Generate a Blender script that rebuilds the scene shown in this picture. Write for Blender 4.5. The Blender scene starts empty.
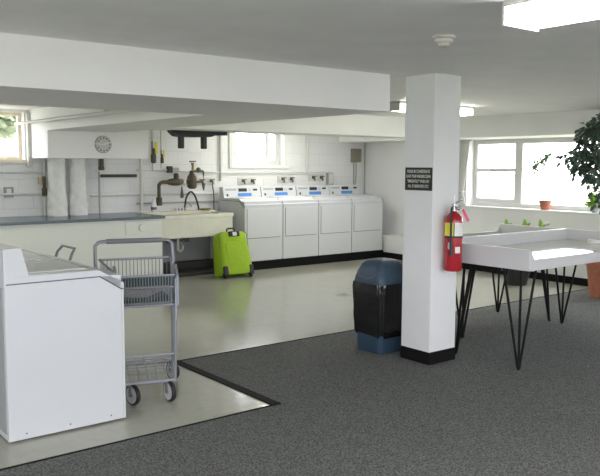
import bpy, bmesh, math, random
from mathutils import Vector, Matrix
random.seed(7)
S = bpy.context.scene
C = S.collection
PI = math.pi

# ------------------------------------------------------------------ materials
def mat(name, col, rough=.5, metal=0, spec=.5, noise=0, nscale=20, bump=0, bscale=80, coat=0, trans=0):
    m = bpy.data.materials.new(name); m.use_nodes = True
    nt = m.node_tree; b = nt.nodes['Principled BSDF']
    b.inputs['Base Color'].default_value = (*col, 1)
    b.inputs['Roughness'].default_value = rough
    b.inputs['Metallic'].default_value = metal
    b.inputs['Specular IOR Level'].default_value = spec
    b.inputs['Coat Weight'].default_value = coat
    if trans: b.inputs['Transmission Weight'].default_value = trans
    tc = nt.nodes.new('ShaderNodeTexCoord')
    if noise:
        n = nt.nodes.new('ShaderNodeTexNoise'); n.inputs['Scale'].default_value = nscale; n.inputs['Detail'].default_value = 4
        r = nt.nodes.new('ShaderNodeValToRGB')
        r.color_ramp.elements[0].position = .3; r.color_ramp.elements[1].position = .7
        r.color_ramp.elements[0].color = (*[max(0, c*(1-noise)) for c in col], 1)
        r.color_ramp.elements[1].color = (*[min(1, c*(1+noise)) for c in col], 1)
        nt.links.new(tc.outputs['Object'], n.inputs['Vector'])
        nt.links.new(n.outputs['Fac'], r.inputs['Fac'])
        nt.links.new(r.outputs['Color'], b.inputs['Base Color'])
    if bump:
        n2 = nt.nodes.new('ShaderNodeTexNoise'); n2.inputs['Scale'].default_value = bscale
        bp = nt.nodes.new('ShaderNodeBump'); bp.inputs['Strength'].default_value = bump; bp.inputs['Distance'].default_value = .01
        nt.links.new(tc.outputs['Object'], n2.inputs['Vector'])
        nt.links.new(n2.outputs['Fac'], bp.inputs['Height'])
        nt.links.new(bp.outputs['Normal'], b.inputs['Normal'])
    return m

def emis(name, col, strength):
    m = bpy.data.materials.new(name); m.use_nodes = True
    b = m.node_tree.nodes['Principled BSDF']
    b.inputs['Base Color'].default_value = (.9, .9, .9, 1)
    b.inputs['Emission Color'].default_value = (*col, 1)
    b.inputs['Emission Strength'].default_value = strength
    return m

M = {}
M['ceil'] = mat('ceiling_paint', (.86, .85, .86), .8, noise=.03, nscale=3)
M['beam'] = mat('beam_paint', (.86, .85, .87), .7, noise=.02, nscale=2)
M['soffit'] = mat('soffit_paint', (.86, .865, .85), .7, noise=.02, nscale=2)
M['wall'] = mat('wall_paint', (.75, .755, .75), .6, noise=.02, nscale=3)
M['pillar'] = mat('pillar_paint', (.75, .755, .765), .6, noise=.015, nscale=6)
M['white'] = mat('white_enamel', (.595, .61, .635), .3, noise=.01, nscale=5)
M['white2'] = mat('white_enamel_panel', (.62, .63, .635), .35)
M['deck'] = mat('grey_enamel_deck', (.60, .62, .60), .22)
M['grey'] = mat('grey_plastic', (.35, .36, .37), .5)
M['gap'] = mat('dark_gap', (.12, .12, .12), .8)
M['black'] = mat('black_rubber', (.012, .012, .013), .45)
M['blackm'] = mat('black_steel', (.005, .005, .005), .6, spec=.2)
M['blue_label'] = mat('blue_label', (.06, .23, .62), .4)
M['counter'] = mat('counter_laminate', (.13, .17, .20), .25, noise=.12, nscale=12)
M['cabinet'] = mat('cabinet_cream', (.74, .76, .70), .5)
M['sink'] = mat('sink_stone', (.70, .69, .58), .45, noise=.05, nscale=9)
M['lime'] = mat('lime_fabric', (.33, .52, .015), .7, noise=.06, nscale=30, bump=.15, bscale=200)
M['binblue'] = mat('bin_blue_plastic', (.032, .062, .10), .45, noise=.05)
M['bag'] = mat('black_plastic_bag', (.008, .008, .009), .22, bump=.8, bscale=14)
M['galv'] = mat('cart_grey_metal', (.26, .27, .30), .45, metal=.5)
M['chrome'] = mat('chrome', (.5, .5, .5), .25, metal=1)
M['grip'] = mat('grip_grey', (.16, .17, .19), .5)
M['cloth'] = mat('dark_green_plastic', (.02, .05, .045), .6)
M['wheelgrey'] = mat('wheel_hub', (.5, .5, .5), .4)
M['red'] = mat('extinguisher_red', (.38, .015, .025), .25, coat=.3)
M['yellow'] = mat('yellow_label', (.72, .66, .06), .5)
M['paper'] = mat('paper_label', (.75, .74, .72), .6)
M['pink'] = mat('pink_tag', (.85, .12, .25), .5)
M['brass'] = mat('brass', (.42, .33, .15), .35, metal=.8)
M['brownpipe'] = mat('aged_bronze_pipe', (.095, .078, .05), .5, metal=.2, noise=.3, nscale=25)
M['pipew'] = mat('painted_pipe', (.62, .62, .58), .5)
M['pipeg'] = mat('grey_pipe', (.40, .41, .38), .5)
M['duct'] = mat('pipe_lagging', (.78, .79, .77), .8, noise=.06, nscale=15, bump=.6, bscale=18)
M['tanbox'] = mat('tan_metal', (.23, .215, .155), .5)
M['tableside'] = mat('table_white', (.60, .595, .605), .4, noise=.01)
M['tabletop'] = mat('table_gloss_top', (.58, .62, .54), .06, spec=.8)
M['terra'] = mat('terracotta', (.36, .13, .075), .7, noise=.15, nscale=18)
M['soil'] = mat('soil', (.03, .02, .015), .9, noise=.3, nscale=60)
M['leafd'] = mat('ficus_leaf', (.075, .125, .085), .45, noise=.4, nscale=8)
M['leafg'] = mat('bright_leaf', (.22, .42, .04), .5, noise=.3, nscale=20)
M['leafm'] = mat('mid_leaf', (.10, .17, .05), .5, noise=.3, nscale=20)
M['bark'] = mat('bark', (.12, .09, .06), .8, noise=.3, nscale=30)
M['petal'] = mat('white_petal', (.8, .82, .7), .5)
M['frame'] = mat('window_frame_white', (.62, .62, .61), .4)
M['woodf'] = mat('window_frame_beige', (.78, .70, .57), .5, noise=.08)
M['curtain'] = mat('curtain_fabric', (.62, .62, .60), .9, noise=.04, nscale=30)
M['sill'] = mat('sill_paint', (.78, .78, .76), .4)
M['base'] = mat('black_baseboard', (.005, .005, .005), .75, spec=.2)
M['signb'] = mat('sign_black', (.012, .014, .014), .35)
M['signt'] = mat('sign_letters', (.55, .56, .50), .5)
M['det'] = mat('detector_plastic', (.66, .62, .60), .5)
M['clockf'] = mat('clock_face', (.55, .56, .54), .3)
M['lens'] = emis('fluorescent_lens', (1.0, .99, .98), 7.0)
M['lensfar'] = emis('fluorescent_lens_far', (1.0, .98, .86), 7.0)
M['fixt'] = mat('fixture_body', (.5, .5, .48), .4)
M['hedge'] = mat('garden_leaf', (.20, .24, .15), .7, noise=.4, nscale=6)
M['house'] = mat('house_siding', (.45, .47, .50), .7, noise=.05)
M['grass'] = mat('lawn', (.36, .37, .27), .9, noise=.3, nscale=3)
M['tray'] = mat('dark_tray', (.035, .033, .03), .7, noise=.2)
M['bottle'] = mat('bottle_white', (.75, .73, .75), .3)
M['mauve'] = mat('bottle_print', (.12, .08, .2), .4)

def tile_mat():
    m = mat('vinyl_tile', (.5, .5, .42), .12, spec=.5); nt = m.node_tree; b = nt.nodes['Principled BSDF']
    tc = nt.nodes.new('ShaderNodeTexCoord')
    br = nt.nodes.new('ShaderNodeTexBrick'); br.offset = 0; br.inputs['Scale'].default_value = 1
    br.inputs['Brick Width'].default_value = .305; br.inputs['Row Height'].default_value = .305
    br.inputs['Mortar Size'].default_value = .0012
    br.inputs['Color1'].default_value = (.41, .405, .35, 1); br.inputs['Color2'].default_value = (.395, .39, .34, 1)
    br.inputs['Mortar'].default_value = (.35, .345, .30, 1)
    n = nt.nodes.new('ShaderNodeTexNoise'); n.inputs['Scale'].default_value = 14; n.inputs['Detail'].default_value = 8
    mx = nt.nodes.new('ShaderNodeMix'); mx.data_type = 'RGBA'; mx.blend_type = 'MULTIPLY'
    r = nt.nodes.new('ShaderNodeValToRGB'); r.color_ramp.elements[0].color = (.88, .88, .87, 1); r.color_ramp.elements[1].color = (1.06, 1.06, 1.05, 1)
    nt.links.new(tc.outputs['Object'], br.inputs['Vector']); nt.links.new(tc.outputs['Object'], n.inputs['Vector'])
    nt.links.new(n.outputs['Fac'], r.inputs['Fac'])
    mx.inputs['Factor'].default_value = 1
    nt.links.new(br.outputs['Color'], mx.inputs['A']); nt.links.new(r.outputs['Color'], mx.inputs['B'])
    nt.links.new(mx.outputs['Result'], b.inputs['Base Color'])
    n2 = nt.nodes.new('ShaderNodeTexNoise'); n2.inputs['Scale'].default_value = 5
    bp = nt.nodes.new('ShaderNodeBump'); bp.inputs['Strength'].default_value = .25; bp.inputs['Distance'].default_value = .004
    nt.links.new(tc.outputs['Object'], n2.inputs['Vector']); nt.links.new(n2.outputs['Fac'], bp.inputs['Height']); nt.links.new(bp.outputs['Normal'], b.inputs['Normal'])
    return m
def carpet_mat():
    m = mat('loop_carpet', (.1, .1, .1), .95, spec=.15); nt = m.node_tree; b = nt.nodes['Principled BSDF']
    tc = nt.nodes.new('ShaderNodeTexCoord')
    n = nt.nodes.new('ShaderNodeTexNoise'); n.inputs['Scale'].default_value = 95; n.inputs['Detail'].default_value = 3; n.inputs['Roughness'].default_value = .7
    n3 = nt.nodes.new('ShaderNodeTexNoise'); n3.inputs['Scale'].default_value = 1.3
    r = nt.nodes.new('ShaderNodeValToRGB')
    e = r.color_ramp.elements
    e[0].position = .36; e[0].color = (.055, .056, .056, 1); e[1].position = .64; e[1].color = (.22, .225, .212, 1)
    k = e.new(.5); k.color = (.125, .13, .124, 1)
    r3 = nt.nodes.new('ShaderNodeValToRGB'); r3.color_ramp.elements[0].color = (.93, .93, .93, 1); r3.color_ramp.elements[1].color = (1.05, 1.05, 1.05, 1)
    mx = nt.nodes.new('ShaderNodeMix'); mx.data_type = 'RGBA'; mx.blend_type = 'MULTIPLY'; mx.inputs['Factor'].default_value = 1
    nt.links.new(tc.outputs['Object'], n.inputs['Vector']); nt.links.new(tc.outputs['Object'], n3.inputs['Vector'])
    nt.links.new(n.outputs['Fac'], r.inputs['Fac']); nt.links.new(n3.outputs['Fac'], r3.inputs['Fac'])
    nt.links.new(r.outputs['Color'], mx.inputs['A']); nt.links.new(r3.outputs['Color'], mx.inputs['B'])
    nt.links.new(mx.outputs['Result'], b.inputs['Base Color'])
    bp = nt.nodes.new('ShaderNodeBump'); bp.inputs['Strength'].default_value = .6; bp.inputs['Distance'].default_value = .01
    nt.links.new(n.outputs['Fac'], bp.inputs['Height']); nt.links.new(bp.outputs['Normal'], b.inputs['Normal'])
    return m
def block_mat():
    m = mat('painted_block', (.74, .745, .73), .55); nt = m.node_tree; b = nt.nodes['Principled BSDF']
    tc = nt.nodes.new('ShaderNodeTexCoord'); sp = nt.nodes.new('ShaderNodeSeparateXYZ'); cb = nt.nodes.new('ShaderNodeCombineXYZ')
    ad = nt.nodes.new('ShaderNodeMath'); ad.operation = 'ADD'
    br = nt.nodes.new('ShaderNodeTexBrick'); br.inputs['Scale'].default_value = 1
    br.inputs['Brick Width'].default_value = .4; br.inputs['Row Height'].default_value = .2; br.inputs['Mortar Size'].default_value = .006; br.inputs['Mortar Smooth'].default_value = .6
    br.inputs['Color1'].default_value = (.77, .775, .775, 1); br.inputs['Color2'].default_value = (.755, .76, .76, 1); br.inputs['Mortar'].default_value = (.69, .695, .69, 1)
    nt.links.new(tc.outputs['Object'], sp.inputs[0]); nt.links.new(sp.outputs['X'], ad.inputs[0]); nt.links.new(sp.outputs['Y'], ad.inputs[1])
    nt.links.new(ad.outputs[0], cb.inputs['X']); nt.links.new(sp.outputs['Z'], cb.inputs['Y'])
    nt.links.new(cb.outputs[0], br.inputs['Vector']); nt.links.new(br.outputs['Color'], b.inputs['Base Color'])
    bp = nt.nodes.new('ShaderNodeBump'); bp.inputs['Strength'].default_value = .5; bp.inputs['Distance'].default_value = .005; bp.invert = True
    nt.links.new(br.outputs['Fac'], bp.inputs['Height']); nt.links.new(bp.outputs['Normal'], b.inputs['Normal'])
    return m
def glass_mat():
    m = bpy.data.materials.new('window_glass'); m.use_nodes = True; nt = m.node_tree
    nt.nodes.remove(nt.nodes['Principled BSDF']); o = nt.nodes['Material Output']
    t = nt.nodes.new('ShaderNodeBsdfTransparent'); g = nt.nodes.new('ShaderNodeBsdfGlossy'); g.inputs['Roughness'].default_value = .02
    x = nt.nodes.new('ShaderNodeMixShader'); x.inputs[0].default_value = .06
    nt.links.new(t.outputs[0], x.inputs[1]); nt.links.new(g.outputs[0], x.inputs[2]); nt.links.new(x.outputs[0], o.inputs['Surface'])
    return m
M['tile'] = tile_mat(); M['carpet'] = carpet_mat(); M['block'] = block_mat(); M['glass'] = glass_mat()

# ------------------------------------------------------------------ mesh helpers
class MB:
    def __init__(s): s.bm = bmesh.new()
    def box(s, x0, y0, z0, x1, y1, z1, bev=0, mtx=None):
        g = bmesh.ops.create_cube(s.bm, size=1)
        c = Vector(((x0+x1)/2, (y0+y1)/2, (z0+z1)/2)); d = (abs(x1-x0), abs(y1-y0), abs(z1-z0))
        for v in g['verts']: v.co = Vector((v.co.x*d[0], v.co.y*d[1], v.co.z*d[2])) + c
        vs = g['verts']
        if bev:
            es = list({e for v in vs for e in v.link_edges})
            r = bmesh.ops.bevel(s.bm, geom=es, offset=bev, segments=2, affect='EDGES', profile=.5)
            vs = list({v for f in r['faces'] for v in f.verts} | {v for v in vs if v.is_valid})
        if mtx is not None:
            for v in vs: v.co = mtx @ v.co
        return s
    def tube(s, pts, r, n=10, closed=False, cap=True):
        pts = [Vector(p) for p in pts]; N = len(pts); rings = []
        up = None
        for i, p in enumerate(pts):
            if closed: d = (pts[(i+1) % N]-pts[i-1]).normalized()
            elif i == 0: d = (pts[1]-p).normalized()
            elif i == N-1: d = (p-pts[i-1]).normalized()
            else: d = ((pts[i+1]-p).normalized()+(p-pts[i-1]).normalized()).normalized()
            if up is None:
                up = Vector((0, 0, 1)) if abs(d.z) < .9 else Vector((1, 0, 0))
            a = d.cross(up)
            if a.length < 1e-4: a = d.cross(Vector((0, 1, 0)))
            a.normalize(); b = a.cross(d).normalized(); up = b
            rr = r[i] if isinstance(r, (list, tuple)) else r
            rings.append([s.bm.verts.new(p + a*math.cos(2*PI*k/n)*rr + b*math.sin(2*PI*k/n)*rr) for k in range(n)])
        for i in range(N if closed else N-1):
            A, B = rings[i], rings[(i+1) % N]
            for k in range(n): s.bm.faces.new((A[k], A[(k+1) % n], B[(k+1) % n], B[k]))
        if not closed and cap:
            s.bm.faces.new(list(reversed(rings[0]))); s.bm.faces.new(rings[-1])
        return s
    def lathe(s, prof, c=(0, 0, 0), n=24, axis='Z', closed=False):
        c = Vector(c); rings = []
        for r, h in prof:
            ring = []
            for k in range(n):
                a = 2*PI*k/n; u, w = math.cos(a)*max(r, 1e-4), math.sin(a)*max(r, 1e-4)
                v = {'Z': (u, w, h), 'X': (h, u, w), 'Y': (w, h, u)}[axis]
                ring.append(s.bm.verts.new(Vector(v)+c))
            rings.append(ring)
        L = len(rings)
        for i in range(L if closed else L-1):
            A, B = rings[i], rings[(i+1) % L]
            for k in range(n): s.bm.faces.new((A[k], A[(k+1) % n], B[(k+1) % n], B[k]))
        if not closed:
            s.bm.faces.new(list(reversed(rings[0]))); s.bm.faces.new(rings[-1])
        return s
    def prism(s, poly, a, b, axis='Y'):
        # poly in the two other axes (X,Z for Y; Y,Z for X; X,Y for Z)
        def P(p, t): return {'Y': (p[0], t, p[1]), 'X': (t, p[0], p[1]), 'Z': (p[0], p[1], t)}[axis]
        A = [s.bm.verts.new(P(p, a)) for p in poly]; B = [s.bm.verts.new(P(p, b)) for p in poly]
        n = len(poly)
        for i in range(n): s.bm.faces.new((A[i], A[(i+1) % n], B[(i+1) % n], B[i]))
        s.bm.faces.new(list(reversed(A))); s.bm.faces.new(B)
        return s
    def sphere(s, c, r, sc=(1, 1, 1), seg=16):
        g = bmesh.ops.create_uvsphere(s.bm, u_segments=seg, v_segments=seg//2, radius=r)
        for v in g['verts']: v.co = Vector((v.co.x*sc[0], v.co.y*sc[1], v.co.z*sc[2])) + Vector(c)
        return s
    def loft(s, secs):
        rings = [[s.bm.verts.new(p) for p in q] for q in secs]; n = len(rings[0])
        for A, B in zip(rings, rings[1:]):
            for k in range(n): s.bm.faces.new((A[k], A[(k+1) % n], B[(k+1) % n], B[k]))
        s.bm.faces.new(list(reversed(rings[0]))); s.bm.faces.new(rings[-1])
        return s
    def leaf(s, c, d, L, W, nrm=None):
        d = Vector(d).normalized(); q = Vector(nrm) if nrm else Vector((random.uniform(-1, 1), random.uniform(-1, 1), random.uniform(-1, 1)))
        w = d.cross(q)
        if w.length < 1e-3: w = d.cross(Vector((0, 0, 1)))
        w.normalize(); u = w.cross(d)*L*.12; c = Vector(c)
        p = [c, c+d*L*.35+w*W*.5, c+d*L*.75+w*W*.36, c+d*L, c+d*L*.75-w*W*.36, c+d*L*.35-w*W*.5]
        m1 = c+d*L*.35-u; m2 = c+d*L*.75-u
        v = [s.bm.verts.new(x) for x in p]; a = s.bm.verts.new(m1); b = s.bm.verts.new(m2)
        for f in ((v[0], v[1], a), (v[1], v[2], b, a), (v[2], v[3], b), (v[3], v[4], b), (v[4], v[5], a, b), (v[5], v[0], a)): s.bm.faces.new(f)
        return s
    def build(s, name, m, parent=None, smooth=False, w=False, xf=None):
        if xf is not None:
            for v in s.bm.verts: v.co = xf @ v.co
        if parent is not None and w:
            off = Vector(parent.location)
            for v in s.bm.verts: v.co -= off
            if parent.parent is not None: pass
        bmesh.ops.recalc_face_normals(s.bm, faces=s.bm.faces)
        me = bpy.data.meshes.new(name); s.bm.to_mesh(me); s.bm.free()
        me.materials.append(M[m] if isinstance(m, str) else m)
        if smooth:
            for p in me.polygons: p.use_smooth = True
            try: me.set_sharp_from_angle(angle=math.radians(38))
            except Exception: pass
        o = bpy.data.objects.new(name, me); C.objects.link(o)
        if parent is not None: o.parent = parent
        return o

def tag(o, label, cat, group=None, kind=None):
    o['label'] = label; o['category'] = cat
    if group: o['group'] = group
    if kind: o['kind'] = kind
    return o
def thing(name, label, cat, loc=(0, 0, 0), rz=0, group=None):
    o = bpy.data.objects.new(name, None); o.empty_display_size = .1; C.objects.link(o)
    o.location = loc; o.rotation_euler = (0, 0, rz); return tag(o, label, cat, group)
def struct(name, mb, m, parent=None):
    o = mb.build(name, m, parent)
    if parent is None: o['kind'] = 'structure'
    return o
def relabel(o, label): o['label'] = label
def copy_tree(o, parent=None):
    c = o.copy(); C.objects.link(c)
    if parent is not None: c.parent = parent
    for ch in [x for x in list(o.children)]: copy_tree(ch, c)
    return c
def roundrect(cx, cy, hx, hy, r, z, n=5):
    out = []
    for (sx, sy, a0) in ((1, 1, 0), (-1, 1, 90), (-1, -1, 180), (1, -1, 270)):
        for k in range(n):
            a = math.radians(a0+90*k/(n-1))
            out.append(Vector((cx+sx*(hx-r)+math.cos(a)*r, cy+sy*(hy-r)+math.sin(a)*r, z)))
    return out
def bezier(pts, n=8):
    pts = [Vector(p) for p in pts]; out = []
    for i in range(len(pts)-1):
        p0 = pts[i-1] if i else pts[i]; p1 = pts[i]; p2 = pts[i+1]; p3 = pts[i+2] if i+2 < len(pts) else pts[i+1]
        for k in range(n):
            t = k/n
            out.append(.5*((2*p1)+(-p0+p2)*t+(2*p0-5*p1+4*p2-p3)*t*t+(-p0+3*p1-3*p2+p3)*t**3))
    out.append(pts[-1]); return out

CH = 2.32
# ------------------------------------------------------------------ setting
struct('floor', MB().box(-2.3, -2.8, -.2, 9.8, 10.5, 0), 'tile')
cp = MB(); cp.prism([(-2, -2.5), (9.2, -2.5), (9.2, 5.34), (2.92, 5.34), (2.92, 3.95), (-2, 3.95)], 0, .003, 'Z')
struct('floor', cp, 'carpet')
struct('trim_1', MB().box(-2, 3.945, .0, 2.92, 3.962, .006), 'base')
struct('trim_2', MB().box(2.865, 3.945, .0, 2.93, 5.35, .009), 'base')
struct('trim_3', MB().box(2.93, 5.335, .0, 9.2, 5.352, .006), 'base')
struct('ceiling', MB().box(-2.3, -2.8, CH, 9.8, 10.5, CH+.2), 'ceil')
struct('ceiling_beam', MB().box(-2, 4.33, 2.03, 4.29, 5.65, CH), 'beam')
struct('ceiling_beam', MB().box(3.37, 5.65, 2.03, 4.28, 9.5, CH), 'soffit')
struct('ceiling_beam', MB().box(4.28, 7.93, 2.03, 8.85, 8.5, CH), 'soffit')
struct('ceiling_beam', MB().box(8.85, -2.5, 2.02, 9.5, 10.2, CH), 'soffit')
struct('duct_box', MB().box(3.37, 9.5, 1.68, 4.765, 10.2, CH), 'soffit')

def wall_with_holes(name, axis, a0, a1, t0, t1, holes, m):
    """axis 'X': wall runs along x from a0 to a1, thickness t0..t1 in y; holes (u0,u1,z0,z1)"""
    mb = MB()
    def b(u0, u1, z0, z1):
        if u1-u0 < 1e-4 or z1-z0 < 1e-4: return
        if axis == 'X': mb.box(u0, t0, z0, u1, t1, z1)
        else: mb.box(t0, u0, z0, t1, u1, z1)
    u = a0
    for (u0, u1, z0, z1) in sorted(holes):
        b(u, u0, 0, CH); b(u0, u1, 0, z0); b(u0, u1, z1, CH); u = u1
    b(u, a1, 0, CH)
    return struct(name, mb, m)
W1 = (1.6, 3.31, 1.655, 2.285); W2 = (6.66, 7.63, 1.6, 2.25); W3 = (3.2, 7.83, .965, 2.02)
wall_with_holes('wall_back', 'X', -2.3, 9.8, 10.2, 10.5, [W1, W2], 'block')
wall_with_holes('wall_right', 'Y', -2.8, 10.2, 9.5, 9.8, [W3], 'wall')
WF = [(-1.6, 2.6, .8, 2.15), (3.6, 7.8, .8, 2.15)]  # openings for the windows added behind the camera
wall_with_holes('wall_front', 'X', -2.3, 9.8, -2.8, -2.5, WF, 'wall')
wall_with_holes('wall_left', 'Y', -2.5, 10.2, -2.3, -2.0, [(-1.5, 3.5, .8, 2.15)], 'wall')
lg = MB().box(9.2, -2.5, 0, 9.5, 10.2, .385)
struct('trim_4', lg, 'wall')
struct('baseboard_right', MB().box(9.185, -2.5, 0, 9.2, 10.2, .10), 'base')
struct('baseboard_back', MB().box(4.95, 10.185, 0, 6.4, 10.2, .10), 'base')

# windows
def window(name, axis, t, u0, u1, z0, z1, bars, rails, fm, fw=.05, depth=.06):
    """frame around the opening at depth t; bars = vertical mullion centres with width; rails (u0,u1,z)"""
    def add(mb, a, b, c, d, th=depth, off=0):
        if axis == 'X': mb.box(a, t-th/2+off, c, b, t+th/2+off, d, .004)
        else: mb.box(t-th/2+off, a, c, t+th/2+off, b, d, .004)
        return mb
    f = MB()
    add(f, u0, u0+fw, z0, z1); add(f, u1-fw, u1, z0, z1); add(f, u0+fw, u1-fw, z0, z0+fw); add(f, u0+fw, u1-fw, z1-fw, z1)
    for (c, w_) in bars: add(f, c-w_/2, c+w_/2, z0+fw, z1-fw, depth*.9)
    for (a, b, z, w_) in rails: add(f, a, b, z-w_/2, z+w_/2, depth*.8)
    o = f.build(name, fm); o['kind'] = 'structure'
    g = MB(); add(g, u0+fw*.6, u1-fw*.6, z0+fw*.6, z1-fw*.6, .006); g.build('pane', 'glass', o)
    return o
window('window_1', 'X', 10.36, W1[0], W1[1], W1[2], W1[3], [(2.4, .05)], [], 'woodf', .045)
window('window_2', 'X', 10.36, W2[0], W2[1], W2[2], W2[3], [(7.37, .07)], [], 'frame', .085)
window('window_3', 'Y', 9.70, W3[0], W3[1], W3[2], W3[3], [(6.98, .13), (4.9, .13)], [(7.03, 7.75, 1.54, .055), (7.03, 7.75, 1.05, .09)], 'frame', .075)
window('added_window_4', 'X', -2.65, *WF[0], [(.5, .06)], [], 'frame')  # unseen window, added to bring daylight from behind the camera
window('added_window_5', 'X', -2.65, *WF[1], [(4.9, .06), (6.5, .06)], [], 'frame')  # second unseen window, added for the same daylight on camera-facing sides
window('window_6', 'Y', -2.15, -1.5, 3.5, .8, 2.15, [(.5, .06)], [], 'frame')
struct('trim_5', MB().box(9.47, 3.15, .945, 9.67, 7.85, .972, .004), 'sill')
struct('trim_6', MB().box(6.56, 10.165, 1.55, 7.7, 10.33, 1.602, .004), 'sill')
struct('trim_7', MB().box(6.52, 10.17, 1.55, 6.58, 10.2, 2.3, .004), 'frame')
struct('trim_8', MB().box(1.5, 10.17, 1.615, 3.36, 10.33, 1.658, .004), 'woodf')
struct('trim_9', MB().box(3.325, 10.12, 1.56, 3.375, 10.2, 2.28, .006), 'pipew')

# outdoors
g = MB(); g.box(9.8, -12, .55, 40, 45, .78); g.box(-30, 10.5, .55, 9.8, 45, .78); g.box(-30, -30, .55, 40, -12, .78)
g.box(-30, -12, .55, 9.8, -2.8, .78); g.box(-30, -2.8, .55, -2.3, 10.5, .78)
struct('ground', g, 'grass')
def bush(name, label, c, R, n, m='hedge', leaf=.16, cat='shrub', trunk=None):
    t = thing(name, label, cat, (c[0], c[1], .78))
    mb = MB()
    zc = c[2]-.78
    for i in range(n):
        v = Vector((random.gauss(0, 1), random.gauss(0, 1), random.gauss(0, 1))).normalized()
        r = random.uniform(.55, 1)
        p = Vector((v.x*R[0]*r, v.y*R[1]*r, zc+v.z*R[2]*r))
        if p.z < .02: continue
        mb.leaf(p, (v.x+random.uniform(-.6, .6), v.y+random.uniform(-.6, .6), random.uniform(-.6, .4)), leaf*random.uniform(.7, 1.2), leaf*.6)
    mb.build('foliage', m, t)
    tr = MB(); tr.tube([(0, 0, 0), (.03, .02, zc*.5), (0, 0, zc)], [R[0]*.07, R[0]*.06, R[0]*.04], 8)
    for k in range(5):
        a = k*1.3; tr.tube([(0, 0, zc*.55), (math.cos(a)*R[0]*.6, math.sin(a)*R[1]*.6, zc+R[2]*.3)], [R[0]*.03, R[0]*.01], 6)
    tr.build('trunk', 'bark', t)
    return t
bush('tree', 'leafy green tree outside the window at the far left', (4.2, 15.0, 2.75), (.75, .7, .62), 700, 'hedge', .28, 'tree')
h = thing('house', 'pale grey building outside the window at the far left', 'building', (6.3, 21, .78))
MB().box(6.0, 19.5, .78, 9.5, 22, 2.05).build('wall', 'house', h, w=True)
MB().prism([(5.9, 2.05), (9.6, 2.05), (7.75, 3.2)], 19.3, 22.2, 'Y').build('roof', 'grey', h, w=True)
for k in range(2): MB().box(6.15+k*1.6, 19.46, 1.2, 6.6+k*1.6, 19.5, 1.8).build('window', 'gap', h, w=True)

fd = thing('floor_drain', 'small dark floor drain in the tile between the far washers and the bin', 'drain', (6.12, 6.92, 0))
MB().lathe([(.11, 0), (.11, .003), (.10, .004)], n=28).build('rim', 'pipeg', fd)
for k in range(5): MB().box(-.07, -.075+k*.034, .004, .07, -.06+k*.034, .0048).build('slot', 'gap', fd)
# ------------------------------------------------------------------ pillar
pl = thing('pillar', 'white square pillar standing in the room with a black base', 'pillar', (4.628, 4.18, 0))
MB().box(4.466, 4.015, .003, 4.776, 4.33, CH, .004).build('shaft', 'pillar', pl, w=True)
MB().box(4.462, 4.011, .003, 4.780, 4.334, .105, .002).build('baseboard', 'base', pl, w=True)
pl['kind'] = 'structure'

# sign on the pillar
sg = thing('sign', 'small black sign with four lines of white capitals on the pillar', 'sign', (4.466, 4.165, 1.405))
MB().box(4.459, 4.02, 1.405, 4.4658, 4.31, 1.588).build('plate', 'signb', sg, w=True)
def text_mesh(txt, size, m, parent, mtx, name='lettering', bold=0, sx=1):
    cu = bpy.data.curves.new('t', 'FONT'); cu.body = txt; cu.size = size; cu.align_x = 'CENTER'; cu.align_y = 'CENTER'; cu.extrude = .0006; cu.offset = bold
    ob = bpy.data.objects.new('t', cu); C.objects.link(ob)
    dg = bpy.context.evaluated_depsgraph_get(); me = bpy.data.meshes.new_from_object(ob.evaluated_get(dg))
    bpy.data.objects.remove(ob); xs = [v.co.x for v in me.vertices]; wd = max(xs)-min(xs)
    k = sx/wd if sx != 1 else 1
    for v in me.vertices: v.co.x *= k
    me.transform(mtx); me.name = name
    if me.materials: me.materials[0] = M[m]
    else: me.materials.append(M[m])
    o = bpy.data.objects.new(name, me); C.objects.link(o); o.parent = parent; return o
FACE_NX = Matrix(((0, 0, -1, 0), (-1, 0, 0, 0), (0, 1, 0, 0), (0, 0, 0, 1)))      # text plane facing -X
for i, (tx, wd) in enumerate((('PLEASE BE CONSIDERATE', .245), ('LEAVE YOUR WASHERS CLEAN', .262), ('"IMMEDIATELY" WHEN DRY', .24), ('ALL IS REMOVED ETC', .225))):
    mt = Matrix.Translation((-.0076, 0, .183-.032-.0395*i)) @ FACE_NX
    text_mesh(tx, .034, 'signt', sg, mt, bold=.0005, sx=wd)

# fire extinguisher
ex = thing('fire_extinguisher', 'red fire extinguisher with pink tag hanging on the pillar', 'fire extinguisher', (4.632, 3.935, .765))
MB().lathe([(.055, 0), (.068, .006), (.072, .02), (.072, .40), (.066, .432), (.045, .457), (.026, .47), (.022, .48)], n=28).build('cylinder', 'red', ex, True)
def wrap(nm, m, a0, a1, z0, z1):
    n = 10; A = [math.radians(a0+(a1-a0)*k/n) for k in range(n+1)]
    lb = MB(); lb.prism([(math.sin(a)*.0745, -math.cos(a)*.0745) for a in A]+[(math.sin(a)*.0725, -math.cos(a)*.0725) for a in reversed(A)], z0, z1, 'Z')
    lb.build(nm, m, ex)
wrap('warning_label', 'yellow', -118, -50, .285, .39)
wrap('label_border', 'black', -50, -44, .285, .39)
wrap('instruction_label', 'paper', -44, 30, .285, .39)
wrap('label_border', 'black', -118, 30, .27, .284)
wrap('sticker', 'paper', -82, -58, .18, .235)
wrap('inspection_sticker', 'paper', -38, -4, .15, .20)
UPZ = Matrix.Translation((0, 0, .045))
v = MB().lathe([(.022, .43), (.022, .47), (.014, .475), (.014, .495)], n=16); v.box(-.01, -.05, .45, .01, .0, .465); v.sphere((0, -.045, .458), .016)
v.build('valve', 'chrome', ex, True, xf=UPZ)
hd = MB(); hd.prism([(-.02, .49), (.085, .525), (.09, .517), (-.02, .478)], -.01, .01, 'Y'); hd.prism([(-.02, .47), (.075, .455), (.075, .447), (-.02, .458)], -.01, .01, 'Y')
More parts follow.
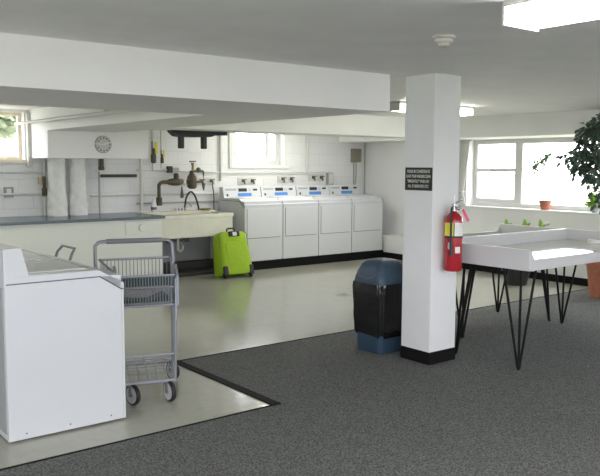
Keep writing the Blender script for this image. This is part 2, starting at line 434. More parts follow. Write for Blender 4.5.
hd.tube([(0, 0, .49), (0, 0, .56)], .003, 6)
hd.build('handle', 'chrome', ex, xf=UPZ)
hs = MB().tube(bezier([(-.01, -.0, .46), (-.05, -.02, .46), (-.078, -.04, .42), (-.084, -.045, .3), (-.083, -.045, .2)], 8), .008, 8)
hs.tube([(-.083, -.045, .22), (-.08, -.048, .12), (-.078, -.05, .09)], [.011, .012, .018], 10)
hs.build('hose', 'black', ex, True, xf=UPZ)
MB().prism([(.03, .44), (.05, .455), (.125, .36), (.10, .345)], -.055, -.053, 'Y').build('tag', 'pink', ex, xf=UPZ)
MB().box(-.012, .06, .30, .012, .083, .40).build('wall_bracket', 'blackm', ex)

# ------------------------------------------------------------------ washing machines (front = local -Y, width along X, base centre origin)
WW, WD = .705, .72
def washer(label, group, sticker=True, floor_vents=False):
    t = thing('washing_machine', label, 'washing machine', group=group)
    x = WW/2-.004; y0 = -WD/2; y1 = WD/2
    b = MB(); b.box(-x, y0+.018, 0.012, x, y1, .925, .003)
    b.build('cabinet', 'white', t)
    MB().box(-x, y0+.001, .012, x, y0+.017, .836, .003).build('front_panel', 'white2', t)
    prof = [(y1, .925), (y1, .962), (y0+.16, .962), (y0, .872), (y0, .838), (y0+.018, .838), (y0+.155, .925)]
    MB().prism(prof, -x, x, 'X').build('top_panel', 'white', t)
    MB().prism([(y0+.004, .832), (y0+.02, .832), (y0+.157, .919), (y1-.01, .919), (y1-.01, .926), (y0+.153, .926), (y0+.018, .84), (y0+.004, .84)], -x-.0005, x+.0005, 'X').build('seam', 'gap', t)
    MB().box(-x+.02, y0+.165, .959, x-.02, y1-.15, .9628).build('deck', 'deck', t)
    ld = MB(); ld.box(-.23, y0+.19, .960, .23, y1-.18, .967, .002); ld.build('lid', 'white2', t)
    # console at the back
    cpf = [(y1, .962), (y1, 1.125), (y1-.10, 1.125), (y1-.14, .963)]
    MB().prism(cpf, -x, x, 'X').build('console', 'white', t)
    def onface(u0, u1, h0, h1, th=.003):
        # on slanted console face: h along face height 0..1
        def p(h, o): return (y1-.14+.04*h-o, .963+.162*h+o*.2)
        return [p(h0, .0), p(h1, .0), p(h1, th), p(h0, th)], u0, u1
    for nm, m, u0, u1, h0, h1 in (('display', 'black', -.07, .09, .55, .86), ('control_label', 'grey', -.31, -.11, .66, .84),
                                   ('push_button', 'black', .21, .29, .62, .80), ('button_panel', 'wheelgrey', .12, .17, .55, .82), ('coin_sticker', 'blue_label', -.09, .17, .10, .40), ('lock', 'black', -.30, -.27, .12, .34)):
        if not sticker and nm == 'coin_sticker': continue
        poly, a, c = onface(u0, u1, h0, h1); MB().prism(poly, a, c, 'X').build(nm, m, t)
    # service door on the front
    MB().box(-x+.035, y0-.001, .36, x-.045, y0+.001, .815).build('door_gap', 'gap', t)
    MB().box(-x+.042, y0-.006, .368, x-.045, y0, .815, .002).build('service_door', 'white2', t)
    # back panel with vents
    bp = MB().box(-x+.03, y1, .05, x-.03, y1+.004, .90)
    bp.build('back_panel', 'grey', t)
    vt = MB()
    for k in range(6): vt.box(x-.30, y1+.004, .08+k*.035, x-.08, y1+.007, .095+k*.035)
    vt.build('vent', 'gap', t)
    for sx in (-1, 1):
        for sy in (-1, 1): MB().lathe([(.02, 0), (.02, .014)], (sx*(x-.05), sy*(WD/2-.06), 0), 10).build('foot', 'black', t)
    for yy in (-.26, 0, .26):
        for s_ in (-1, 1): MB().lathe([(.005, -.001), (.005, .002)], (s_*(x) if s_ > 0 else -x-.001, yy, .045), 8, 'X').build('screw', 'gap', t)
    return t
w0 = washer('white coin washing machine nearest the camera, its side facing us', 'machines with their sides to the camera', sticker=False)
w0.location = (1.255+WD/2, 4.645, 0); w0.rotation_euler.z = PI/2
w1 = copy_tree(w0); w1.location = (1.255+WD/2, 4.645+WW+.005, 0)
relabel(w1, 'white washing machine directly behind the one nearest the camera')
MB()
struct('trim_10', MB().box(6.265, 9.39, 0, 9.2, 10.15, .13), 'base')
labs = ['white washing machine at the left end of the far row, beside the green suitcase',
        'white washing machine second from left in the far row',
        'white washing machine third from left in the far row',
        'white washing machine at the right end of the far row, by the corner']
WW = .715
wr = washer(labs[0], 'row of washing machines against the back wall')
for i in range(4):
    o = wr if i == 0 else copy_tree(wr)
    o.location = (6.262+.722*(i+.5), 9.36+WD/2, .13); o['label'] = labs[i]

# ------------------------------------------------------------------ water boxes and valves behind the far row
vb = thing('valve_box', 'x', 'valve box')
MB().box(-.17, -.012, -.06, .18, 0, .06, .004).build('back_plate', 'pipew', vb)
for sx in (-.08, .10):
    q = MB().tube([(sx, -.0, .0), (sx, -.07, .0), (sx, -.08, -.05)], .014, 8); q.box(sx-.05, -.08, .015, sx+.04, -.06, .03); q.lathe([(.022, -.06), (.022, -.02)], (sx, -.0, .0), 10, 'Y')
    q.build('valve', 'gap', vb, True)
vls = ['pair of water valves on the wall above the leftmost washing machine', 'pair of water valves on the wall above the second washing machine',
       'pair of water valves on the wall above the third washing machine', 'pair of water valves on the wall above the sink, left of the far row']
for i, (x_, z_) in enumerate(((6.86, 1.345), (7.66, 1.37), (8.32, 1.39), (6.08, 1.35))):
    o = vb if i == 0 else copy_tree(vb)
    o.location = (x_, 10.2, z_); o['label'] = vls[i]; o['group'] = 'water valve pairs on the back wall'
ob = thing('electrical_box', 'small grey electrical box low on the back wall above the washing machines', 'electrical box', (8.62, 10.2, 1.36))
MB().box(-.06, -.06, -.10, .06, 0, .12, .005).build('box', 'pipeg', ob)
MB().box(-.045, -.066, -.08, .045, -.06, .10, .002).build('cover', 'pipew', ob)
tb = thing('intercom_box', 'tan electrical box high on the back wall near the corner', 'electrical box', (9.22, 10.2, 1.66))
MB().box(-.09, -.09, 0, .10, 0, .245, .01).build('case', 'tanbox', tb)
MB().box(-.07, -.096, .02, .08, -.09, .225, .004).build('cover', 'tanbox', tb)
MB().tube([(-.03, -.03, 0), (-.03, -.03, -.45)], .011, 8).build('conduit', 'pipeg', tb)
MB().tube([(.03, -.03, 0), (.025, -.03, -.25), (.0, -.03, -.45)], .011, 8).build('conduit', 'pipeg', tb)

def pipe(label, pts, r, m='pipew', cat='pipe', name='wall_pipe', clips=()):
    o = thing(name, label, cat, pts[0])
    MB().tube(pts, r, 10).build('tube', m, o, True, w=True)
    for c in clips: MB().box(c[0]-.02, c[1]-.02, c[2]-.02, c[0]+.02, c[1]+.03, c[2]+.02).build('clip', m, o, w=True)
    return o
pipe('long thin white pipe running along the back wall above the washing machines', [(4.90, 10.16, 1.52), (6.5, 10.16, 1.48), (8.6, 10.16, 1.48)], .012)
pipe('white pipe running low behind the sink', [(4.2, 10.17, 1.16), (6.3, 10.17, 1.15)], .016)
pipe('lower white pipe just above the sink rim', [(4.9, 10.17, 1.03), (6.3, 10.17, 1.03)], .014, 'pipeg')
pipe('thin white pipe across the wall left of the tall lagged pipes', [(1.5, 10.16, 1.21), (3.5, 10.16, 1.20)], .016)
pipe('thin white pipe on the wall under the far left window', [(1.5, 10.16, 1.50), (3.5, 10.16, 1.49)], .014)
pipe('vertical white pipe between the clock box and the sink', [(4.955, 10.12, 2.1), (4.955, 10.12, .93)], .026)
pipe('vertical grey pipe beside the black towel bar', [(4.32, 10.15, 1.7), (4.32, 10.15, .91)], .013, 'pipeg')
pipe('vertical white pipe dropping to the left washing machine', [(6.34, 10.16, CH), (6.34, 10.16, 1.35)], .018, 'pipeg')
pipe('vertical conduit in the corner behind the far right washing machine', [(9.44, 10.15, 2.05), (9.44, 10.15, 1.0)], .014, 'pipeg')
pipe('vertical white conduit between the far window and the tan box', [(8.10, 10.16, CH), (8.10, 10.16, 1.45)], .018)
pipe('vertical white pipe with yellow lever valves, left of the two', [(5.15, 10.13, CH), (5.15, 10.13, 1.52), (5.55, 10.13, 1.52)], .016)
pipe('vertical white pipe with yellow lever valves, right of the two', [(5.29, 10.13, CH), (5.29, 10.13, 1.55)], .013)
pipe('white pipe running overhead from the far left window towards the beam', [(3.2, 10.2, 2.13), (3.2, 5.66, 2.12)], .022, clips=((3.2, 7.3, 2.145),))
o = pipe('vertical white pipe with a dark valve left of the lagged pipes', [(3.52, 10.1, 1.70), (3.52, 10.1, .91)], .018)
vv = MB().lathe([(.02, -.14), (.034, -.12), (.034, -.04), (.022, -.02), (.022, .10), (.018, .13)], (3.52, 10.1, 1.31), 12); vv.build('valve', 'brownpipe', o, True, w=True)
MB().box(3.44, 10.07, 1.33, 3.47, 10.1, 1.43).build('lever', 'brass', o, w=True)
def lever_valve(label, x, y, z, s):
    t = thing('lever_valve', label, 'valve', (x, y, z), group='yellow lever valves on the white pipes')
    MB().lathe([(.02*s, -.20*s), (.05*s, -.18*s), (.05*s, -.05*s), (.03*s, 0), (.03*s, .05*s), (.02*s, .08*s)], n=12).build('body', 'brownpipe', t, True)
    MB().box(-.065*s, -.06*s, -.02*s, -.045*s, -.045*s, .20*s).build('cap', 'brownpipe', t)
    MB().box(.0, -.075*s, -.02*s, .055*s, -.05*s, .19*s, .004).build('lever', 'yellow', t)
lever_valve('larger yellow-handled valve on the wall left of the bronze pipework', 5.15, 10.10, 1.78, .8)
lever_valve('smaller yellow-handled valve just right of the larger one', 5.29, 10.10, 1.72, .5)
# two lagged vertical pipes
for i, (x0, x1, lab) in enumerate(((3.53, 3.78, 'thick lagged white pipe standing on the counter, left of the pair'), (3.83, 4.06, 'thick lagged white pipe standing on the counter, right of the pair'))):
    t = thing('lagged_pipe', lab, 'pipe', ((x0+x1)/2, 10.0, .905), group='lagged pipes under the clock')
    r = (x1-x0)/2
    lm = MB(); lsec = []
    for q in range(27):
        z_ = .773*q/26; rr = r*(1.06 if z_ < .2 else (1.06-.15*min(1, (z_-.2)/.15)))
        lsec.append([Vector((math.cos(2*PI*k/28)*rr*(1+.05*math.sin(k*1.3+q*.9+i)+.04*math.sin(q*1.7-k*.5)*(1.4 if z_ < .3 else .6)), math.sin(2*PI*k/28)*rr*(1+.05*math.sin(k*1.1+q*1.2)), z_)) for k in range(28)])
    lm.loft(lsec).build('lagging', 'duct', t, True)
    MB().lathe([(r*1.02, 0), (r*1.08, .006), (r*1.08, .025), (r*1.0, .03)], n=24).build('collar', 'duct', t, True)
# black towel bar
t = thing('wall_bar', 'black bar fixed on the wall right of the lagged pipes', 'bar', (4.6, 10.1, 1.44))
MB().box(-.27, -.02, -.022, .27, .02, .022, .004).build('bar', 'black', t)
for sx in (-.24, .24): MB().box(sx-.015, .0, -.015, sx+.015, .1, .015).build('bracket', 'gap', t)
t = thing('capped_pipe', 'short brown and brass pipe end under the clock box', 'pipe', (4.335, 10.09, 1.52))
MB().lathe([(.035, 0), (.04, .03), (.03, .06), (.032, .16)], n=12).build('fitting', 'brownpipe', t, True)
MB().box(-.08, -.03, -.015, .05, .03, 0).build('collar', 'paper', t)
# outlet at far left
t = thing('wall_outlet', 'grey electrical outlet on the wall at the far left over the counter', 'outlet', (3.075, 10.2, 1.23))
MB().box(-.06, -.03, -.07, .06, 0, .07, .004).build('box', 'grey', t); MB().box(-.03, -.036, -.045, .03, -.03, .045, .002).build('cover', 'paper', t)

# wall clock on the duct box
t = thing('wall_clock', 'round grey wall clock with white hands on the box above the counter', 'clock', (4.105, 9.5, 1.865))
MB().lathe([(.11, -.03), (.115, -.02), (.115, 0)], n=32, axis='Y').build('rim', 'pipeg', t, True)
MB().lathe([(.104, -.033), (.104, -.028)], n=32, axis='Y').build('face', 'clockf', t)
for k in range(12):
    a = k*PI/6; u, w_ = math.sin(a)*.085, math.cos(a)*.085
    MB().box(u-.008, -.036, w_-.010, u+.008, -.033, w_+.010).build('hour_mark', 'gap', t)
hn = MB(); hn.box(0, -.038, -.007, .115, -.036, .007, mtx=Matrix.Rotation(math.radians(-20), 4, 'Y')); hn.build('hour_hand', 'paper', t)
hn = MB(); hn.box(-.13, -.039, -.006, .02, -.037, .006, mtx=Matrix.Rotation(math.radians(2), 4, 'Y')); hn.build('minute_hand', 'paper', t)

# bronze mixing pipework above the sink
t = thing('mixing_valve', 'aged bronze pipes and mixing valve on the wall above the sink', 'pipework', (5.55, 10.12, 1.34))
def bt(pts, r, nm, m='brownpipe', n=12): MB().tube(pts, r, n).build(nm, m, t, True, w=True)
bt([(5.14, 10.02, .98), (5.14, 10.02, 1.30), (5.17, 10.02, 1.33), (5.22, 10.02, 1.345), (5.80, 10.02, 1.345)], .032, 'main_pipe')
bt([(5.14, 10.02, .97), (5.14, 10.02, 1.10)], .052, 'coupling')
MB().lathe([(.03, -.16), (.045, -.14), (.062, -.05), (.062, .05), (.045, .14), (.03, .16)], (5.48, 10.02, 1.345), 14, 'X').build('union', 'brownpipe', t, True, w=True)
MB().lathe([(.04, 0), (.05, .05), (.04, .09), (.015, .1)], (5.50, 10.02, 1.39), 12).build('bonnet', 'brownpipe', t, True, w=True)
MB().lathe([(.05, -.10), (.085, -.07), (.09, 0), (.085, .10), (.05, .14), (.035, .20)], (5.82, 10.0, 1.33), 16).build('mixer_body', 'brownpipe', t, True, w=True)
MB().lathe([(.022, 0), (.022, .10), (.03, .11), (.03, .14)], (5.84, 10.0, 1.52), 10).build('stem', 'brass', t, True, w=True)
MB().box(5.78, 9.98, 1.67, 5.90, 10.02, 1.69).build('cross_handle', 'brownpipe', t, w=True)
bt([(5.88, 10.02, 1.52), (6.07, 10.02, 1.52), (6.09, 10.02, 1.50), (6.09, 10.02, 1.30), (6.05, 10.02, 1.345), (5.86, 10.02, 1.345)], .02, 'bypass_pipe')
MB().sphere((5.98, 10.02, 1.54), .045).build('check_valve', 'gap', t, True, w=True)
bt([(6.09, 10.02, 1.32), (6.09, 10.02, 1.20)], [.035, .012], 'drain_cock', 'gap')
MB().sphere((5.66, 10.02, 1.345), .055, (.7, 1, 1)).build('pressure_joint', 'paper', t, True, w=True)
bt([(5.66, 10.08, 1.28), (5.66, 10.08, 1.13), (5.66, 10.08, 1.08)], [.008, .03, .03], 'hanging_valve', 'gap')
for z_, x_ in ((1.345, 5.3), (1.345, 5.78)): MB().box(x_-.015, 10.02, z_-.015, x_+.015, 10.2, z_+.015).build('wall_stay', 'pipeg', t, w=True)
t.location = (5.518, 10.12, 1.34); t.scale = (.8, 1, .92)
t = thing('small_valve', 'small black valve on the white pipe above the bronze pipework', 'valve', (5.42, 10.12, 1.53))
MB().box(-.04, -.05, -.05, .03, .03, .05, .008).build('body', 'black', t); MB().box(.04, -.03, -.045, .15, .0, .03, .006).build('label_plate', 'pipeg', t)
# black drain hoses arching over sink
def hose(label, pts, r=.014, m='black'):
    o = MB().tube(bezier(pts, 8), r, 10).build('drain_hose', m, None, True); return tag(o, label, 'hose', 'hoses above the sink')
hose('black rubber hose arching over the back of the sink', [(5.66, 10.10, .91), (5.67, 10.10, 1.0), (5.70, 10.10, 1.12), (5.77, 10.10, 1.19), (5.84, 10.10, 1.13), (5.89, 10.10, 1.0), (5.91, 10.10, .91)])
hose('thin dark hose hanging from the valves right of the sink arch', [(6.16, 10.11, 1.30), (6.18, 10.10, 1.15), (6.20, 10.13, .95), (6.20, 10.13, .83)], .010, 'gap')

# black hanging rack under the back beam
t = thing('hanging_rack', 'black rack with two stubby drop arms hanging under the far beam', 'rack', (4.89, 8.42, 2.03))
rk = MB(); rk.prism([(-.38, 0), (.44, 0), (.44, -.045), (.25, -.05), (.20, -.07), (-.02, -.08), (-.25, -.08), (-.31, -.07), (-.36, -.03)], -.06, .06, 'Y')
rk.build('plate', 'black', t)
for x_ in (-.17, .16): MB().box(x_-.085, -.05, -.225, x_-.02, .02, -.07, .012).build('drop_arm', 'black', t)

# ------------------------------------------------------------------ counter and cabinet
t = tag(MB().box(.6, 9.20, .868, 4.86, 10.2, .905, .008).build('countertop', 'counter'), 'long dark blue-grey countertop along the back wall at left', 'countertop')
cb = thing('base_cabinet', 'cream cabinet under the dark counter, seen behind the cart', 'cabinet', (2.8, 9.7, 0))
MB().box(.6, 9.27, 0, 4.84, 10.2, .868, .003).build('body', 'cabinet', cb, w=True)
MB().box(4.30, 9.255, .67, 4.82, 9.27, .845, .004).build('drawer', 'cabinet', cb, w=True)
dr = [c for c in cb.children if c.name.startswith('drawer')][0]
MB().lathe([(.045, -.02), (.05, -.01), (.05, 0)], (4.53-2.8, 9.255-9.7, .755), 20, 'Y').build('knob', 'cabinet', dr, True)
MB().box(.62, 9.26, .0, 4.83, 9.27, .08).build('kick_board', 'base', cb, w=True)

# sink
sk = thing('laundry_sink', 'wide cream stone laundry sink between the counter and the far washers', 'sink', (5.62, 9.75, 0))
b = MB(); X0, X1, Y0, Y1, ZB, ZT = 4.885, 6.12, 9.47, 10.08, .555, .885
b.box(X0, Y0, ZB, X1, Y0+.05, ZT-.03); b.box(X0, Y1-.05, ZB, X1, Y1, ZT-.03); b.box(X0, Y0+.05, ZB, X0+.05, Y1-.05, ZT-.03); b.box(X1-.05, Y0+.05, ZB, X1, Y1-.05, ZT-.03)
b.box(X0+.05, Y0+.05, ZB, X1-.05, Y1-.05, ZB+.05); b.box(5.49, Y0+.05, ZB+.05, 5.54, Y1-.05, ZT-.04)
b.build('basin', 'sink', sk, w=True)
r = MB(); r.box(X0-.012, Y0-.015, ZT-.05, X1+.012, Y0+.06, ZT, .006); r.box(X0-.012, Y1-.10, ZT-.03, X1+.012, Y1+.08, ZT+.02, .006); r.box(X0-.012, Y0+.06, ZT-.03, X0+.06, Y1-.1, ZT, .004); r.box(X1-.06, Y0+.06, ZT-.03, X1+.012, Y1-.1, ZT, .004)
r.build('rim', 'sink', sk, w=True)
for x_ in (4.93, 6.04):
    for y_ in (9.52, 9.98): MB().box(x_, y_, 0, x_+.045, y_+.045, ZB).build('leg', 'grey', sk, w=True)
d = MB().tube(bezier([(5.32, 9.7, .56), (5.32, 9.7, .44), (5.33, 9.72, .36), (5.38, 9.74, .33), (5.43, 9.76, .38), (5.44, 9.85, .46)], 6), .018, 10); d.build('drain_trap', 'pipew', sk, True, w=True)
d = MB().tube([(5.15, 9.72, .50), (5.50, 9.72, .50)], .018, 8); d.box(5.16, 9.68, .47, 5.26, 9.76, .53); d.box(5.42, 9.68, .47, 5.5, 9.76, .54); d.build('drain_valve', 'gap', sk, True, w=True)
tp = MB().tube(bezier([(5.64, 10.05, .9), (5.64, 10.02, 1.0), (5.64, 9.95, 1.03), (5.64, 9.86, .98)], 6), .010, 8); tp.build('spout', 'chrome', sk, True, w=True)
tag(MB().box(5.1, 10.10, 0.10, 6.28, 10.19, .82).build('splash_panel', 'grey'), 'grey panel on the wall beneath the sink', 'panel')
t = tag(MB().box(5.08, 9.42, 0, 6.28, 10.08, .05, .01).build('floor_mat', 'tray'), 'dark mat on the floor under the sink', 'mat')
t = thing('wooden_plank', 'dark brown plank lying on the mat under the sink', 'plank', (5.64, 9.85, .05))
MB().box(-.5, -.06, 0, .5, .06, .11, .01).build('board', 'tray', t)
bo = thing('spray_bottle', 'small white bottle standing on the sink edge beside the counter', 'bottle', (5.10, 10.02, .906))
MB().lathe([(.035, 0), (.042, .01), (.042, .12), (.025, .155), (.014, .17)], n=16).build('bottle_body', 'bottle', bo, True)
MB().lathe([(.016, .17), (.016, .20), (.012, .21)], n=12).build('cap', 'bottle', bo, True)
MB().lathe([(.043, .035), (.043, .075)], n=16).build('label', 'mauve', bo, True)
fx = thing('soap_box', 'small white and dark box lying on the back rim of the sink', 'box', (5.60, 10.09, .906))
MB().box(-.10, -.03, 0, .10, .03, .045, .004).build('carton', 'paper', fx); 
for k in range(3): MB().box(-.08+k*.055, -.032, .008, -.05+k*.055, -.03, .036).build('print', 'mauve', fx)
dd = thing('soap_dish', 'shallow tan soap dish on the sink rim at right', 'dish', (5.98, 10.03, .906))
MB().lathe([(.05, 0), (.10, .02), (.10, .026), (.05, .008)], n=20).build('bowl', 'brass', dd, True)

# ------------------------------------------------------------------ green suitcase
sc = thing('suitcase', 'bright lime green wheeled suitcase standing by the sink', 'suitcase', (5.85, 8.99, .0), math.radians(-4))
lean = Matrix.Translation((0, 0, .03)) @ Matrix.Rotation(math.radians(-15), 4, 'X')
secs = []
for z, k in ((0, 1.02), (.03, 1.10), (.08, 1.11), (.52, .97), (.58, .93), (.615, .82)):
    secs.append(roundrect(0, .03, .225*k, .155*k, .06*k, z))
MB().loft(secs).build('shell', 'lime', sc, True, xf=lean)
sh = [c for c in sc.children][0]
p = MB(); s2 = []
for y, k in ((-.123, 1), (-.138, .97), (-.143, .86)):
    s2.append([Vector((q.x, y, q.y+.27)) for q in roundrect(0, 0, .165*k, .20*k, .04*k, 0)])
p.loft(s2).build('front_pocket', 'lime', sc, True, xf=lean)
z = MB().tube([(q.x*1.01, -.085, q.y+.31) for q in roundrect(0, 0, .224, .30, .05, 0)], .004, 6, closed=True); z.build('zip', 'gap', sc, True, xf=lean)
hd = MB().tube(bezier([(-.06, -.03, .60), (-.06, -.04, .66), (0, -.045, .672), (.06, -.04, .66), (.06, -.03, .60)], 5), .012, 8); hd.build('carry_handle', 'black', sc, True, xf=lean)
MB().box(-.085, -.145, .54, .085, -.06, .615, .012).build('handle_base', 'black', sc, xf=lean)
MB().box(-.035, -.150, .545, .03, -.146, .60).build('luggage_tag', 'paper', sc, xf=lean)
for sx in (-1, 1):
    MB().box(sx*.205-.035, -.15, -.02, sx*.205+.035, -.06, .12, .015).build('corner_guard', 'black', sc, xf=lean)
    MB().lathe([(.028, -.015), (.034, -.01), (.034, .01), (.028, .015)], (sx*.205, -.10, .036), 16, 'X').build('wheel', 'black', sc, True)
    MB().box(sx*.13-.01, .182, .02, sx*.13+.01, .195, .58).build('back_rail', 'black', sc, xf=lean)
MB().tube([(-.1, -.12, .09), (-.20, -.07, .12), (-.228, .02, .13), (-.228, .1, .14)], .008, 6).build('side_strap', 'black', sc, xf=lean)

# ------------------------------------------------------------------ shopping cart (front = local -Y)
def cart():
    t = thing('shopping_cart', 'grey metal laundry cart with wire baskets beside the nearest washing machine', 'cart')
    FW, RW, FY, RY = .18, .268, -.25, .26
    fr = MB(); ZR = .145
    fr.tube([(-FW, FY, ZR), (FW, FY, ZR), (RW, RY, ZR), (-RW, RY, ZR)], .013, 8, closed=True)
    for s_ in (-1, 1):
        fr.tube([(s_*FW, FY, ZR), (s_*(FW+.012), FY, .70), (s_*(FW+.015), FY+.02, .84)], .010, 8)
        fr.tube([(s_*RW, RY, ZR), (s_*(RW+.0), RY, .78)], .010, 8)
    fr.build('frame', 'galv', t, True)
    hl = MB(); hp = [(-RW, RY, .76), (-RW-.01, RY+.01, .90), (-RW-.008, RY+.025, 1.02), (-RW+.015, RY+.03, 1.045), (-RW+.05, RY+.03, 1.05), (RW-.05, RY+.03, 1.05), (RW-.015, RY+.03, 1.045), (RW+.008, RY+.025, 1.02), (RW+.01, RY+.01, .90), (RW, RY, .76)]
    hl.tube(hp, .013, 10); hl.build('handle', 'galv', t, True)
    MB().tube([(-RW+.07, RY+.03, 1.05), (RW-.07, RY+.03, 1.05)], .018, 12).build('grip', 'grip', t, True)
    # upper basket
    ub = MB(); rw = .003
    def P(s_, f, z):   # corner: s_ side, f 0 front 1 rear
        k = (z-.66)/.20
        return Vector((s_*((FW+.0)*(1-f)+(RW-.015)*f), FY*(1-f)+(RY-.02)*f, z))
    zt0, zt1 = .865, .925
    rim = [P(-1, 0, zt0), P(1, 0, zt0), P(1, 1, zt1), P(-1, 1, zt1)]
    ub.tube(rim, .009, 8, closed=True)
    ub.tube([P(-1, 0, .665), P(1, 0, .665), P(1, 1, .70), P(-1, 1, .70)], .007, 8, closed=True)
    ub.tube([P(-1, 0, .685), P(1, 0, .685)], .004, 6)
    ub.tube([P(-1, 0, .785), P(1, 0, .785)], .007, 6)
    n = 19
    for i in range(1, n):
        f = i/n
        a, b_ = P(-1, 0, zt0), P(1, 0, zt0); x = a.lerp(b_, f)
        ub.tube([x, (x.x, FY, .665)], rw, 6)
        q = P(-1, 1, zt1).lerp(P(1, 1, zt1), f); ub.tube([q, (q.x, q.y, .70)], rw, 6)
        ub.tube([(x.x, FY, .665), (q.x, q.y, .70)], rw, 6)
    for i in range(1, 14):
        f = i/14
        for s_ in (-1, 1):
            a = P(s_, f, .665+.035*f); ub.tube([a, (a.x, a.y, zt0+(zt1-zt0)*f)], rw, 6)
        ub.tube([P(-1, f, .665+.035*f), P(1, f, .665+.035*f)], rw, 6)
    ub.build('upper_basket', 'galv', t, True)
    MB().box(-FW+.01, FY+.02, .795, FW-.01, FY+.03, .85).build('divider_panel', 'cloth', t)
    for s_ in (-1, 1):
        MB().prism([(FY-.01, .66), (FY-.01, .80), (FY-.01, .86), (FY+.05, .93), (FY+.10, .93), (FY+.10, .72), (FY+.04, .66)], s_*(FW+.014), s_*(FW+.03), 'X').build('side_plate', 'galv', t)
    # lower basket
    lb = MB(); z1 = .33
    def Q(s_, f, z): return Vector((s_*(FW*(1-f)+RW*f), FY*(1-f)+RY*f, z))
    zq = ZR+.03
    lb.tube([Q(-1, 0, z1), Q(1, 0, z1), Q(1, 1, zq), Q(-1, 1, zq)], .007, 8, closed=True)
    lb.tube([Q(-1, .5, .235), Q(-1, 0, .235), Q(1, 0, .235), Q(1, .5, .235)], .003, 6)
    for i in range(0, 6):
        f = (i+.5)/6; a = Q(-1, 0, z1).lerp(Q(1, 0, z1), f); b_ = Q(-1, 1, zq).lerp(Q(1, 1, zq), f)
        lb.tube([a, (a.x+.03, FY+.02, ZR+.01), (b_.x, RY-.02, ZR+.01), b_], .0032, 6)
    for i in range(2, 6, 2):
        f = i/6; zf = z1+(zq-z1)*f; a = Q(-1, f, zf); b_ = Q(1, f, zf)
        lb.tube([a, (a.x+.02, a.y, ZR+.014), (b_.x-.02, b_.y, ZR+.014), b_], .0032, 6)
    lb.build('lower_basket', 'galv', t, True)
    for (wx, wy) in ((-.105, FY), (.14, FY), (-.265, RY), (.265, RY)):
        w_ = MB(); R = .071
        w_.lathe([(R-.012, -.015), (R-.003, -.013), (R, -.006), (R, .006), (R-.003, .013), (R-.012, .015)], (0, 0, R), 28, 'X')
        w_.build('wheel', 'black', t, True)
        wo = [c for c in t.children if c.name.startswith('wheel')][-1]
        wo.location = (wx, wy, 0); wo.rotation_euler.z = math.radians(random.uniform(18, 30))
        hb = MB(); hb.lathe([(R-.014, -.0165), (R-.014, .0165)], (0, 0, R), 24, 'X'); hb.build('hub', 'wheelgrey', wo, True)
        hb = MB(); hb.lathe([(.014, -.022), (.014, .022)], (0, 0, R), 12, 'X'); hb.build('axle', 'gap', wo, True)
        fk = MB(); fk.box(-.026, -.012, R-.01, -.021, .014, ZR-.01); fk.box(.021, -.012, R-.01, .026, .014, ZR-.01); fk.box(-.026, -.014, ZR-.018, .026, .014, ZR-.012); fk.build('fork', 'galv', wo)
    return t
ct = cart(); ct.location = (2.305, 4.735, 0); ct.rotation_euler.z = math.radians(-17)
# dark green bundle in the cart
o = MB()
pr = [(-.16, .0), (-.14, .02), (-.05, .010), (.02, .010), (.08, .035), (.125, .05), (.150, .035), (.155, 0)]
o.prism([(a, b_) for a, b_ in pr], -.20, -.08, 'Y')
o = o.build('folded_cloth', 'cloth'); o.location = (2.30, 4.71, .692); o.rotation_euler = (math.radians(2.5), 0, math.radians(-17))
tag(o, 'dark green bundle lying in the wire basket of the cart', 'cloth')

# second, folding cart whose loop handle shows behind the near machines
t = thing('folding_cart', 'folding cart with a grey loop handle behind the second near washing machine', 'cart', (2.12, 5.93, 0))
MB().tube([(-.12, -.16, .12), (.0, -.16, .62), (.095, -.155, .885), (.130, -.130, .932), (.130, .130, .932), (.095, .155, .885), (.0, .16, .62), (-.12, .16, .12)], .011, 10).build('handle_frame', 'galv', t, True)
bk = MB()
for z_ in (.15, .30, .45, .58): bk.tube([(-.14, -.14, z_), (-.14, .14, z_), (.06, .14, z_), (.06, -.14, z_)], .004, 6, closed=True)
for a in (-.14, -.07, 0, .07, .14):
    bk.tube([(-.14, a, .15), (-.14, a, .58)], .003, 6); bk.tube([(.06, a, .15), (.06, a, .58)], .003, 6); bk.tube([(-.14, a, .15), (.06, a, .15)], .003, 6)
bk.build('basket', 'galv', t, True)
for s_ in (-1, 1): MB().lathe([(.06, -.01), (.075, -.008), (.075, .008), (.06, .01)], (.0, s_*.18, .075), 20, 'Y').build('wheel', 'black', t, True)
MB().tube([(0, -.18, .075), (0, .18, .075)], .006, 8).build('axle', 'galv', t)
MB().tube([(-.12, -.10, .15), (-.12, -.10, .0), (-.12, .10, .0), (-.12, .10, .15)], .006, 8).build('stand', 'galv', t)

# ------------------------------------------------------------------ swing-top bin
bn = thing('trash_bin', 'dark blue swing-top trash bin lined with a black bag beside the pillar', 'bin', (4.525, 4.635, .003))
def RR(hx, hy, r, z, n=6): return roundrect(0, 0, hx, hy, r, z, n)
MB().loft([RR(.150, .150, .05, 0), RR(.155, .155, .05, .01), RR(.175, .175, .05, .58)]).build('body', 'binblue', bn, True)
bg = MB(); secs = []
random.seed(3)
for z_, k in ((.155, 1.055), (.17, 1.10), (.30, 1.11), (.45, 1.075), (.56, 1.07), (.60, 1.04)):
    q = []
    base = 0.152+.024*z_/.58, .153+.025*z_/.58
    pts = RR(base[0]*k, base[1]*k, .05, z_, 9)
    for i, v_ in enumerate(pts):
        wv = 1+.022*math.sin(i*2.3+z_*9)+.012*math.sin(i*5.1+1)
        q.append(Vector((v_.x*wv, v_.y*wv, z_ + (0.02*math.sin(i*.9) if z_ < .16 else 0))))
    secs.append(q)
bg.loft(secs).build('liner_bag', 'bag', bn, True)
